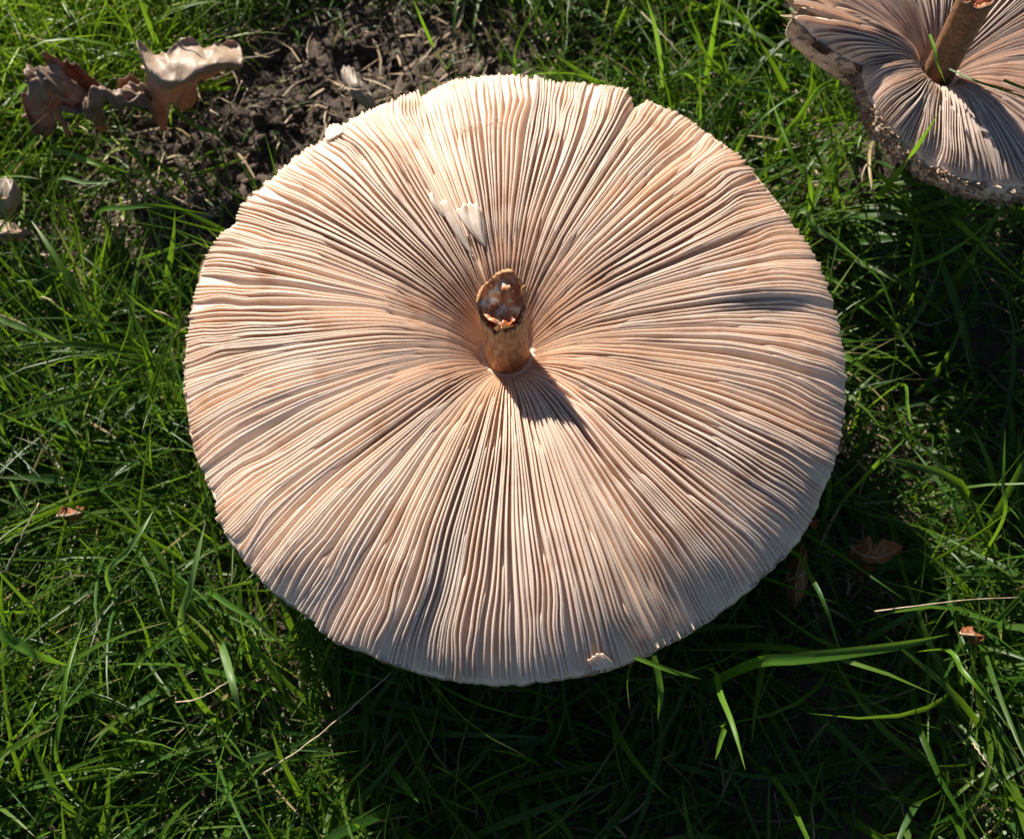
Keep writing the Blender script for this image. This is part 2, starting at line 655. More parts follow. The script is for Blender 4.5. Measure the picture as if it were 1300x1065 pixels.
# ---- the large pale mushroom
RIM1 = [(650, 95), (700, 97), (750, 102), (798, 111), (805, 134), (822, 123), (860, 138), (900, 165), (940, 200), (975, 240), (1005, 285), (1030, 320),
        (1050, 370), (1065, 420), (1073, 470), (1072, 520), (1066, 565), (1050, 610), (1030, 660), (1010, 690), (985, 715), (940, 755), (900, 785), (850, 815),
        (800, 840), (760, 852), (700, 862), (650, 866), (600, 864), (550, 855), (500, 842), (460, 825), (425, 812), (404, 795), (398, 785), (370, 768),
        (335, 740), (300, 695), (275, 658), (277, 640), (258, 600), (243, 560), (236, 510), (234, 470), (238, 420), (246, 370), (258, 330), (280, 295),
        (303, 277), (312, 252), (350, 220), (385, 190), (415, 170), (450, 150), (490, 128), (520, 115), (530, 119), (560, 105), (600, 97)]
UNDER1 = [(1, 0), (1.004, .02), (1.0, .04), (.97, .08), (.88, .16), (.7, .32), (.4, .62), (.15, .9), (.01, 1)]
UNDER2 = [(1, 0), (1.02, .05), (1.02, .12), (.955, .20), (.76, .32), (.45, .50), (.2, .75), (.08, .95), (.01, 1)]
ZR1 = 0.046
S1 = P(644, 448, 0.044)
cap1 = Cap(S1, 0.044, [P(a, b, ZR1) for a, b in RIM1], 0.0150, 0, UNDER1, -0.016, 0.0072)
mush = thing('parasol_mushroom', 'large pale upturned mushroom with radiating cream gills and broken brown stem stub', 'mushroom', (S1.x, S1.y, 0.0))
cap1.body('cap', mush, M['skin'], M['flesh'])
NP = 144
for k in range(NP * 2):
    j = random.uniform(-1, 1)
    th = 2 * math.pi * (k + 0.22 * j) / (NP * 2)
    t0 = 0.0 if k % 2 == 0 else random.uniform(.05, .26)
    v, q = cap1.gill(th, t0, 1.0 + random.uniform(-.008, .006), j, 26, 0.00040)
    mesh_np('gill', v, q, M['gill'], mush)
V, Q, nv = [], [], 0
for k in range(NP * 2):
    if random.random() < 0.72:
        j = random.uniform(-1, 1)
        th = 2 * math.pi * (k + 0.5 + 0.08 * j) / (NP * 2)
        v, q = cap1.gill(th, random.uniform(.42, .80), 1.0 + random.uniform(-.008, .005), j, 16, 0.00036, .94)
        V.append(v)
        Q.append(q + nv)
        nv += len(v)
sg = mesh_np('short_gills', np.concatenate(V), np.concatenate(Q), M['gill'], mush)
sg['kind'] = 'stuff'


def make_stem(parent, base, tip, r_base, r_tip, cut, seed, mat, hollow=True, flare=0.0):
    """broken hollow stem: cut(phi) lowers the torn top edge"""
    ns, nr = 72, 26
    axis_ = tip - base
    L = axis_.length
    az = axis_.normalized()
    ax_ = Vector((1, 0, 0))
    ax_ = (ax_ - az * ax_.dot(az)).normalized()
    ay = az.cross(ax_)

    def ring_pt(phi, s, rr):
        wob = 1 + 0.03 * float(vn(math.cos(phi) * 2 + 9, math.sin(phi) * 2 + s * 3, seed))
        c = base + az * s
        return c + (ax_ * math.cos(phi) + ay * math.sin(phi)) * rr * wob

    def rad_at(u):
        return r_base + (r_tip - r_base) * u + flare * (1 - u) ** 6

    v = []
    for i in range(nr):
        u = i / (nr - 1)
        for k in range(ns):
            phi = 2 * math.pi * k / ns
            top = L - cut(phi)
            s = u * top
            v.append(ring_pt(phi, s, rad_at(s / L)))
    for k in range(ns):     # torn lip, wall thickness
        phi = 2 * math.pi * k / ns
        top = L - cut(phi) - 0.0003
        v.append(ring_pt(phi, top, rad_at(top / L) - 0.0011))
    for d in (0.0015, 0.004, 0.008):
        for k in range(ns):
            phi = 2 * math.pi * k / ns
            top = max(L - cut(phi) - d, L * .30)
            v.append(ring_pt(phi, top, rad_at(top / L) - 0.0012))
    stem = mesh_py('stem', v, grid_quads(nr + 4, ns, True), mat, parent)
    if hollow:
        v = []
        depth = 0.30 * L
        n2 = 14
        for i in range(n2):
            u = i / (n2 - 1)
            for k in range(ns):
                phi = 2 * math.pi * k / ns
                top = L - cut(phi) - 0.0006
                s = top + (depth - top) * u
                v.append(ring_pt(phi, s, rad_at(s / L) - 0.00135 - 0.0004 * u))
        lin = mesh_py('stem_lining', v, grid_quads(n2, ns, True)[:, ::-1], M['hollow'], stem)
        v = []
        rr = [1.0, .93, .85, .75, .65, .55, .45, .35, .25, .15, .08]
        c_hi, c_lo = cut(math.pi * .5), cut(math.pi * 1.5)

        def plug(f, phi):
            y = f * math.sin(phi)
            d = c_hi + (c_lo - c_hi) * (.5 - .5 * y) + 0.0006 + 0.0024 * (1 - f * f)
            d -= 0.0030 * math.exp(-((f * math.cos(phi) - .42) ** 2 + (y - .30) ** 2) / .13)
            return L - d + 0.0011 * float(vn(math.cos(phi) * f * 2.2 + 5, y * 2.2 + 5, seed + 2)) + 0.0004 * float(vn(math.cos(phi) * f * 9 + 5, y * 4 + 5, seed + 4))

        for i, f in enumerate(rr):
            for k in range(ns):
                phi = 2 * math.pi * k / ns
                s = plug(f, phi)
                v.append(ring_pt(phi, s, (rad_at(s / L) - 0.00125) * f))
        v.append(base + az * plug(0, 0))
        f_ = [tuple(x) for x in grid_quads(len(rr), ns, True)]
        cidx = len(v) - 1
        f_ += [((len(rr) - 1) * ns + k, (len(rr) - 1) * ns + (k + 1) % ns, cidx) for k in range(ns)]
        mesh_py('stem_silk', v, f_, M['silk'], stem)
    return stem


def cut1(phi):
    near = 0.5 - 0.5 * math.sin(phi)                      # 1 on the side towards the viewer
    c = 0.0140 * near ** 0.8
    c += 0.0055 * math.exp(-(((phi - rad(118) + math.pi) % (2 * math.pi) - math.pi) / .7) ** 2)
    c += 0.0014 * float(vn(phi * 5, 0, 4)) * near + 0.0008 * float(vn(phi * 14, 3, 6)) + 0.0010 * max(0, float(vn(phi * 22, 3, 9))) * near
    d = (phi - rad(5) + math.pi) % (2 * math.pi) - math.pi   # a torn spike stands on the right
    c -= 0.0055 * math.exp(-(d / 0.20) ** 2)
    d = (phi - rad(268) + math.pi) % (2 * math.pi) - math.pi
    c -= 0.0030 * math.exp(-(d / 0.07) ** 2)
    d = (phi - rad(250) + math.pi) % (2 * math.pi) - math.pi
    c += 0.0022 * math.exp(-(d / 0.09) ** 2)
    return c


stem1 = make_stem(mush, Vector((S1.x, S1.y, 0.0405)), P(634, 364, 0.0835), 0.0064, 0.0075, cut1, 3, M['stem'], True, 0.0006)


def patch(name, net, mat, parent=None, nu=14, nv_=10, thick=0.0003, crumple=0.0, trim=None, seed=0, freq=90, sub=False):
    """thin curved sheet through a net of points (rows x columns)"""
    rows = [spline(r, nv_) for r in net]
    cols = [spline([rows[i][j] for i in range(len(rows))], nu) for j in range(nv_)]
    G = np.array([[tuple(cols[j][i]) for j in range(nv_)] for i in range(nu)])     # nu,nv,3
    return G


def sheet(name, G, mat, parent, thick, trimf=None):
    nu, nv_, _ = G.shape
    o = mesh_np(name, G.reshape(-1, 3), grid_quads(nu, nv_), mat, parent)
    so = o.modifiers.new('thickness', 'SOLIDIFY')
    so.thickness = thick
    so.offset = 0
    return o


# torn gill flaps and pale nick on the rim
def flap(pix_net, off_net, name, mat):
    net = [[cap1.surf(a, b, o) for (a, b), o in zip(r, ro)] for r, ro in zip(pix_net, off_net)]
    G = patch(name, net, None, nu=16, nv_=17)
    jj = np.arange(17)[None, :]
    fade = np.linspace(1, 0, 16)[:, None]
    G[..., 2] += .00035 * np.sin(jj * 2 * math.pi / 4) * fade ** .4            # the gills of the flap
    G[0] += (G[0] - G[1]) * (.9 * vn(jj[0] * .9, jj[0] * 0., 5))[:, None]      # ragged torn end
    return sheet(name, G, mat, mush, 0.0005)


flap([[(580, 268), (586, 262), (596, 258), (604, 260), (610, 267)], [(581, 273), (588, 272), (597, 271), (606, 274), (613, 281)], [(589, 284), (594, 284), (601, 285), (608, 288), (615, 296)], [(600, 297), (604, 298), (608, 299), (612, 302), (616, 307)], [(611, 309), (613, 310), (614, 311), (615, 312), (617, 314)]],
     [[.0004, .0016, .0010, .0018, .0004], [.0003, .0014, .0006, .0014, .0006], [.0002, .0010, .0004, .0010, .0006], [.0001, .0006, .0002, .0006, .0003], [0, 0, 0, 0, 0]], 'torn_gill_flap', M['white'])
flap([[(560, 258), (563, 256), (567, 257)], [(564, 270), (569, 268), (574, 270)], [(572, 286), (578, 286), (583, 288)], [(584, 304), (588, 305), (592, 306)], [(599, 324), (600, 325), (601, 325)]],
     [[.0002, .0008, .0002], [.0001, .0010, .0002], [.0001, .0008, .0002], [0, .0005, 0], [0, 0, 0]], 'torn_gill_flap', M['white'])
flap([[(545, 247), (547, 246), (549, 246)], [(547, 256), (550, 255), (553, 256)], [(553, 265), (556, 264), (559, 266)], [(562, 274), (563, 274), (564, 275)]],
     [[.0001, .0006, .0001], [.0001, .0008, .0001], [0, .0006, 0], [0, 0, 0]], 'torn_gill_flap', M['white'])
flap([[(746, 838), (753, 833), (762, 829), (770, 834)], [(750, 844), (760, 841), (771, 838), (778, 840)], [(757, 850), (766, 849), (776, 846), (784, 847)]],
     [[.0002, .0007, .0004, .0002], [.0003, .0005, .0008, .0003], [.0002, .0003, .0004, .0002]], 'torn_gill_flap', M['gill'])
flap([[(414, 166), (419, 160), (427, 158), (433, 160)], [(413, 173), (420, 168), (428, 165), (435, 165)], [(416, 179), (423, 176), (430, 172), (435, 169)]],
     [[.0006, .0012, .0012, .0006], [.0008, .0016, .0014, .0006], [.0002, .0006, .0006, .0002]], 'pale_rim_flap', M['white'])

# fine pale fibres caught on the gills
fp = [cap1.surf(a, b, .0006) for a, b in ((575, 166), (597, 160), (618, 154), (628, 150), (637, 153), (630, 158), (621, 155))]
v, f = tube_mesh(spline(fp, 30), [0.00013] * 30, 5)
tag(mesh_py('pale_fibre', v, f, M['white']), 'fine pale looped fibre lying across the gills above the stem', 'fibre')

# ---- the second mushroom, beyond
Z2 = 0.060
RIM2 = [(995, 0, .068), (1004, 18, .068), (1030, 24, .067), (1056, 24, .065), (1078, 25, .064), (1092, 32, .064), (1097, 45, .062), (1095, 80, .058), (1103, 118, .057), (1120, 148, .057),
        (1140, 172, .056), (1177, 200, .055), (1214, 222, .055), (1258, 234, .055), (1300, 239, .055), (1390, 228, .056), (1470, 165, .058), (1500, 60, .062),
        (1475, -70, .068), (1385, -165, .070), (1260, -205, .070), (1110, -185, .070), (1015, -115, .070), (988, -50, .069)]
UP2 = 0.018                      # it stands taller out of the turf than the large one
S2 = P(1192, 92, 0.052 + UP2)
cap2 = Cap(S2, 0.052 + UP2, [P(a, b, z + UP2) for a, b, z in RIM2], 0.0075, 5, UNDER2, 0.022, 0.0056, 0.8)
mush2 = thing('parasol_mushroom', 'smaller greyish upturned mushroom with ragged scaly rim and leaning brown stem', 'mushroom', (S2.x, S2.y, 0.0))
body2 = cap2.body('cap', mush2, M['skin'], M['flesh'], 420, 0.012)
for k in range(240):
    j = random.uniform(-1, 1)
    th = 2 * math.pi * (k + 0.2 * j) / 240
    t0 = 0.0 if k % 2 == 0 else random.uniform(.06, .40)
    v, q = cap2.gill(th, t0, 0.985 + random.uniform(-.010, .004), j, 22, 0.00028)
    mesh_np('gill', v, q, M['gill2'], mush2)
stem2 = make_stem(mush2, Vector((S2.x, S2.y, 0.049 + UP2)), P(1246, -14, 0.092 + UP2), 0.0048, 0.0054, lambda p: 0.002 + 0.001 * float(vn(p * 4, 1, 4)), 8, M['stem2'], True, 0.0005)
# ragged scales along the outer flank
V, Q, nv = [], [], 0
for k in range(1900):
    a = rng.uniform(0, 2 * math.pi)
    r, z = cap2.skin(a, rng.uniform(0, 1) ** 1.4 * .42)
    r, z = float(r), float(z)
    c = Vector((cap2.S.x + math.cos(a) * r, cap2.S.y + math.sin(a) * r, z))
    out = Vector((math.cos(a), math.sin(a), 0.0))
    tg = Vector((-math.sin(a), math.cos(a), 0))
    L = rng.uniform(.0007, .0024)
    w = rng.uniform(.0002, .0009)
    updir = Vector((0, 0, 1)) * rng.uniform(-.2, 1.0) + out * rng.uniform(.15, .5) + tg * rng.uniform(-.4, .4)
    updir.normalize()
    b0, b1 = c - tg * w - out * .0006, c + tg * w - out * .0006
    m0, m1 = c - tg * w * .8 + updir * L * .6 + out * .0003, c + tg * w * .8 + updir * L * .6 + out * .0003
    e0, e1 = c - tg * w * .35 + updir * L + out * rng.uniform(0, .0012), c + tg * w * .3 + updir * L * rng.uniform(.7, 1) + out * rng.uniform(0, .0012)
    V += [b0, b1, m0, m1, e0, e1]
    Q += [(nv, nv + 1, nv + 3, nv + 2), (nv + 2, nv + 3, nv + 5, nv + 4)]
    nv += 6
sc = mesh_np('cap_scales', np.array([tuple(x) for x in V]), np.array(Q), M['scale'], mush2)
sc['kind'] = 'stuff'
# gnawed hole in the flank: a dark sheet, its inner shade put into the colour
ga, gu = np.meshgrid(np.linspace(math.pi * .70, math.pi * 1.25, 420), np.linspace(0, .40, 90))
gr, gz2 = cap2.skin(ga, gu)
gxx, gyy = S2.x + np.cos(ga) * gr, S2.y + np.sin(ga) * gr
gpx, gpy = pix(gxx, gyy, gz2)
v = []
for i in range(5):
    for k in range(20):
        w = 2 * math.pi * k / 20
        f = (5 - i) / 5
        tx_, ty_ = 1040 + 11 * math.cos(w) * f * (1 + .3 * float(vn(w * 2, 0, 3))), 64 + 5.5 * math.sin(w) * f + 6 * math.cos(w) * f
        d2 = (gpx - tx_) ** 2 + (gpy - ty_) ** 2
        cd_ = (gxx - CAM.x) ** 2 + (gyy - CAM.y) ** 2 + (gz2 - CAM.z) ** 2
        m_ = np.argmin(np.where(d2 < max(6.0, d2.min() + 1), cd_, 9.0))
        q_ = Vector((gxx.flat[m_], gyy.flat[m_], gz2.flat[m_]))
        v.append(q_ + (CAM - q_).normalized() * (.0022 - .0008 * (1 - f)))
ff = [tuple(x) for x in grid_quads(5, 20, True)] + [tuple(range(80, 100))]
hole = mesh_py('gnawed_hole_shade', v, ff, M['hole'], body2)
hole['label'] = 'gnawed hole in the scaly rim, its inner shade painted dark'


def blocked(x, y, z):
    return cap1.inside(x, y, z) | cap2.inside(x, y, z)


# ------------------------------------------------------------------ dead leaves
def oak_leaf(label, net, mat, nlobe=4, lobe=0.35, crumple=0.002, seed=0, freq=70, veins=True, thick=0.0003, group='dead leaves in the grass', cat='leaf', nu=90, nv_=40, envp=.45, curl=.002, herr=.0009):
    """net rows run from stalk to tip, columns across the blade"""
    G0 = np.array([[tuple(p) for p in r] for r in net])
    rows = [spline(r, 33) for r in net]
    cols = [spline([rows[i][j] for i in range(len(rows))], 61) for j in range(33)]
    F = np.array([[tuple(cols[j][i]) for j in range(33)] for i in range(61)])

    def at(s, u):
        x, y = min(max(s, 0), 1) * 60, (min(max(u, -1), 1) + 1) / 2 * 32
        i, j = min(int(x), 59), min(int(y), 31)
        fx, fy = x - i, y - j
        return F[i, j] * (1 - fx) * (1 - fy) + F[i + 1, j] * fx * (1 - fy) + F[i, j + 1] * (1 - fx) * fy + F[i + 1, j + 1] * fx * fy

    def width(s, side):
        env = math.sin(math.pi * min(1, max(0, s)) ** 0.85) ** envp if 0 < s < 1 else 0.0
        ph = s * nlobe + (0.12 if side > 0 else 0)
        lb = abs(math.sin(math.pi * ph)) ** 0.7
        return max(env * (1 - lobe + lobe * lb) * (1 + 0.12 * float(vn(s * 9, side * 3, seed)) + 0.07 * float(vn(s * 31, side * 3, seed + 2))), 0.02)

    base = at(0, 0)
    cen = at(.5, 0)
    root = thing('dead_leaf', label, cat, (cen[0], cen[1], cen[2]), group)
    V = np.zeros((nu, nv_, 3))
    for i in range(nu):
        s = i / (nu - 1)
        for j in range(nv_):
            u = -1 + 2 * j / (nv_ - 1)
            w = width(s, 1 if u > 0 else -1)
            V[i, j] = at(s, u * w)
    c1 = crumple * fbm(V[..., 0] * freq, V[..., 1] * freq, seed, 3)
    ridge = -np.abs(vn(V[..., 0] * freq * 2.2, V[..., 1] * freq * 2.2, seed + 9)) * crumple * .55      # sharp dry creases
    sg_ = np.linspace(0, 1, nu)[:, None]
    ug_ = np.linspace(-1, 1, nv_)[None, :]
    herring = np.abs(((sg_ * nlobe * 2 - np.abs(ug_) * .9) % 1.0) - .5) * 2 * herr * np.abs(ug_) ** .5   # folds between the side veins
    edge_ = np.abs(ug_) ** 3 * curl * (vn(sg_ * nlobe * 2.2 + 0 * ug_, np.sign(ug_) * 4 + 0 * sg_, seed + 6) + .25)
    V[..., 2] += c1 + ridge + herring + edge_
    V[..., 0] += crumple * .5 * vn(V[..., 1] * freq, V[..., 2] * freq, seed + 3)
    sheet('blade', V, mat, root, thick)
    if veins:
        mid = [Vector(V[i, nv_ // 2]) + Vector((0, 0, .0002)) for i in range(nu)]
        st = mid[0] + (mid[0] - mid[3]) * 1.5
        pts = [st] + mid
        r = [0.0007] + [0.0006 * (1 - .75 * i / nu) for i in range(nu)]
        v, f = tube_mesh(pts, r, 6)
        mesh_py('midrib', v, f, M['vein'], root)
        for k in range(nlobe):
            for sd_ in (-1, 1):
                s0 = (k + .15) / nlobe * .92
                pts = []
                for e in range(9):
                    s = s0 + e / 8 * .5 / nlobe
                    i = min(int(s * (nu - 1)), nu - 1)
                    j = int(round((nv_ - 1) / 2 * (1 + sd_ * e / 8 * .9)))
                    pts.append(Vector(V[i, j]) + Vector((0, 0, .0001)))
                v, f = tube_mesh(pts, [0.00028 * (1 - .08 * e) for e in range(9)], 5)
                mesh_py('vein', v, f, M['vein'], root)
    return root


def N(rows):
    return [[P(a, b, z - .008) for a, b, z in r] for r in rows]


# pale leaf: lit flat top, front side folded down into shade
oak_leaf('pale tan dead oak leaf folded like a tent at the edge of bare soil',
         N([[(172, 48, .040), (176, 62, .038), (183, 84, .040), (184, 94, .037), (184, 130, .022), (190, 172, .008)],
            [(205, 66, .036), (204, 78, .037), (208, 98, .041), (208, 104, .036), (210, 128, .022), (218, 158, .008)],
            [(235, 44, .038), (236, 66, .035), (240, 92, .041), (241, 98, .035), (244, 112, .024), (248, 132, .010)],
            [(272, 42, .038), (272, 60, .034), (273, 80, .040), (272, 86, .034), (270, 98, .024), (266, 114, .012)],
            [(312, 48, .034), (311, 60, .030), (310, 82, .036), (308, 86, .030), (304, 92, .024), (300, 104, .014)]]), M['leaf_pale'], 3, .34, .0024, 3, 60, envp=.16, curl=.005, herr=.0002)
oak_leaf('crumpled dark brown dead oak leaf with curled lobes beside the tent-folded pale leaf',
         N([[(24, 116, .032), (36, 140, .026), (44, 170, .018), (42, 215, .008)],
            [(54, 98, .028), (66, 112, .040), (74, 146, .022), (64, 190, .010)],
            [(84, 80, .040), (98, 100, .024), (104, 124, .036), (104, 160, .012)],
            [(122, 82, .040), (134, 106, .022), (140, 124, .034), (144, 162, .012)],
            [(178, 92, .030), (184, 108, .020), (184, 130, .030), (188, 160, .012)]]), M['leaf_brown'], 4, .55, .0065, 8, 110, envp=.3, curl=.009, herr=.0005)
oak_leaf('small bleached tan dead leaf lying flat below the grey curled leaf',
         N([[(-30, 285, .020), (-28, 298, .022), (-26, 312, .016)], [(5, 283, .022), (6, 297, .026), (6, 312, .016)], [(38, 288, .018), (40, 296, .020), (38, 304, .014)]]), M['leaf_pale'], 2, .15, .0012, 5, 80)
oak_leaf('grey curled dead leaf standing upright in the grass',
         N([[(-12, 225, .024), (-4, 250, .022), (-8, 280, .006)], [(8, 222, .032), (12, 250, .030), (6, 284, .006)], [(22, 232, .022), (25, 252, .020), (20, 278, .006)]]), M['leaf_grey'], 2, .2, .0016, 6, 80)
oak_leaf('pale grey leaf scrap on the soil behind the large mushroom',
         N([[(430, 84, .010), (440, 112, .012), (462, 146, .006)], [(445, 84, .014), (456, 112, .016), (474, 142, .008)], [(458, 92, .008), (468, 114, .010), (482, 136, .006)]]), M['leaf_grey'], 2, .15, .0014, 9, 80)
oak_leaf('shaded reddish brown curled leaf in the dark grass',
         N([[(1078, 708, .012), (1090, 690, .020), (1096, 676, .026)], [(1105, 728, .010), (1112, 704, .024), (1114, 674, .032)], [(1135, 716, .012), (1140, 700, .022), (1146, 682, .026)]]), M['leaf_rust'], 3, .25, .0045, 12, 90)
oak_leaf('rusty leaf tucked under the rim of the large mushroom',
         N([[(1004, 700, .014), (1000, 735, .014), (996, 770, .010)], [(1016, 690, .018), (1014, 728, .020), (1010, 772, .012)], [(1028, 694, .012), (1026, 726, .014), (1022, 764, .010)]]), M['leaf_rust'], 3, .2, .0018, 14, 80)
oak_leaf('orange brown leaf scrap half buried in lit grass',
         N([[(74, 646, .030), (78, 656, .032), (80, 664, .026)], [(92, 643, .034), (94, 653, .036), (96, 662, .030)], [(112, 644, .030), (114, 652, .032), (116, 660, .028)]]), M['leaf_rust'], 2, .2, .0020, 15, 100)
oak_leaf('small rusty leaf scrap beside the broad flat grass blade tip',
         N([[(1218, 796, .022), (1222, 806, .024), (1226, 816, .018)], [(1232, 798, .024), (1236, 808, .028), (1238, 820, .020)], [(1246, 806, .018), (1248, 812, .022), (1250, 820, .018)]]), M['leaf_rust'], 2, .2, .0020, 16, 100)
oak_leaf('tiny red leaf scrap against the rim of the large mushroom',
         N([[(1022, 656, .034), (1026, 664, .036), (1028, 674, .030)], [(1034, 654, .036), (1036, 664, .038), (1036, 676, .032)]]), M['leaf_rust'], 2, .2, .0012, 18, 120, False)

# ------------------------------------------------------------------ dry stalks
STALKS = [
    ('long thin straw leaning out from under the large mushroom', [(330, 978, .030), (380, 945, .032), (430, 905, .034), (497, 846, .030)], 2.2),
    ('short pale curved straw lying in sunlit grass', [(216, 887, .038), (240, 884, .041), (262, 874, .042), (285, 859, .040)], 2.4),
    ('thin straw lying level across the shaded grass', [(1118, 770, .034), (1180, 762, .040), (1240, 755, .042), (1305, 752, .040)], 2.0),
    ('grey weathered twig sloping up out of the lawn', [(-4, 720, .030), (10, 690, .036), (24, 660, .040), (40, 630, .040)], 3.0),
    ('thin curved straw looping in front of the crumpled brown leaf', [(94, 148, .018), (118, 162, .020), (150, 173, .020), (216, 170, .014)], 2.0),
    ('straight straw crossing behind the looping straw', [(150, 152, .014), (180, 170, .014), (210, 194, .008)], 1.8),
    ('short upright pale straw below the two oak leaves', [(153, 190, .016), (152, 203, .010), (153, 217, .004)], 2.6),
    ('short pale bent straw among sparse grass', [(203, 228, .014), (206, 244, .010), (212, 262, .004)], 2.6),
    ('leaning straw at the foot of the tent-folded pale leaf', [(303, 90, .014), (293, 114, .012), (281, 142, .006)], 2.6),
    ('thicker straw beside the leaning straw on bare soil', [(310, 100, .012), (300, 122, .010), (288, 146, .005)], 2.2),
    ('short straw curving over the soil crumbs', [(262, 128, .012), (275, 136, .013), (283, 150, .006)], 3.0),
    ('bleached straw bit lying in the lawn', [(44, 366, .036), (56, 370, .038), (67, 380, .036)], 2.8),
    ('short brown straw near the mushroom rim', [(190, 384, .030), (203, 388, .032), (216, 396, .030)], 2.4),
    ('pale split straw poking up through dark grass', [(1245, 940, .034), (1258, 957, .040), (1272, 975, .040)], 2.4),
    ('thin bent straw over the sparse grass', [(214, 238, .012), (232, 247, .014), (258, 256, .008)], 1.6),
    ('pale straw lying on bare soil', [(300, 62, .008), (330, 58, .010), (352, 50, .008)], 2.2),
]
for lab, pts, w in STALKS:
    wp = [P(*p) for p in pts]
    for p in wp:
        gzv = float(ground_z(p.x, p.y))
        p.z = max(p.z - .006, gzv + .0006)
    sp = spline(wp, 18)
    L = sum((sp[i + 1] - sp[i]).length for i in range(17))
    r = [w * 0.5 * 0.00022 * (1 + .15 * math.sin(i * 2.1)) * (1 - .35 * i / 17) for i in range(18)]
    for i, p in enumerate(sp):
        p.x += .0002 * math.sin(i * 1.7)
    v, f = tube_mesh(sp, r, 6)
    o = mesh_py('dry_stalk', v, f, M['stalk'])
    tag(o, lab, 'straw', 'dry stalks in the lawn')

# ------------------------------------------------------------------ grass
GREENS = np.array([(0.040, 0.110, 0.009), (0.052, 0.130, 0.009), (0.072, 0.155, 0.012), (0.042, 0.115, 0.017), (0.090, 0.175, 0.015)])


def blades(base, az, L, w, tilt0, bend, tint, twist, nr=6):
    """ribbon blades, all arrays of length n; returns verts (n,nr,3,3) and per-vertex colour"""
    n = len(L)
    s = np.linspace(0, 1, nr)[None, :]
    elev = tilt0[:, None] - bend[:, None] * s ** 1.2
    ds = (L / (nr - 1))[:, None]
    dh = np.cos(elev) * ds
    dz = np.sin(elev) * ds
    h = np.concatenate([np.zeros((n, 1)), np.cumsum(dh[:, :-1], 1)], 1)
    z = np.concatenate([np.zeros((n, 1)), np.cumsum(dz[:, :-1], 1)], 1)
    az2 = az[:, None] + twist[:, None] * s * 0.6
    x = base[:, 0:1] + np.cos(az2) * h
    y = base[:, 1:2] + np.sin(az2) * h
    zz = base[:, 2:3] + z
    prof = np.interp(s, [0, .15, .5, .8, 1], [.75, 1, .95, .62, .04])
    hw = 0.5 * w[:, None] * prof
    roll = twist[:, None] * (0.3 + s)
    sx, sy = -np.sin(az2), np.cos(az2)
    nx, ny, nz = -np.cos(az2) * np.sin(elev), -np.sin(az2) * np.sin(elev), np.cos(elev)
    cr, sr = np.cos(roll), np.sin(roll)
    wx, wy, wz = sx * cr + nx * sr, sy * cr + ny * sr, nz * sr
    kx, ky, kz = nx * cr - sx * sr, ny * cr - sy * sr, nz * cr
    fold = 0.28 * hw
    left = np.stack([x - wx * hw + kx * fold, y - wy * hw + ky * fold, zz - wz * hw + kz * fold], -1)
    mid = np.stack([x, y, zz], -1)
    right = np.stack([x + wx * hw + kx * fold, y + wy * hw + ky * fold, zz + wz * hw + kz * fold], -1)
    v = np.stack([left, mid, right], 2)
    base_pale = np.clip(1 - s / .22, 0, 1)[..., None]
    c = tint[:, None, :] * (1 - .6 * base_pale) + np.array([.20, .22, .09]) * .6 * base_pale
    tipd = np.clip((s - .9) / .1, 0, 1)[..., None] * rng.random((n, 1, 1)) ** 3
    c = c * (1 - tipd) + np.array([.30, .22, .10]) * tipd
    c = np.repeat(c[:, :, None, :], 3, 2)
    return v, c


def ribbon_quads(n, nr):
    one = grid_quads(nr, 3)
    return (one[None] + (np.arange(n) * nr * 3)[:, None, None]).reshape(-1, 4)


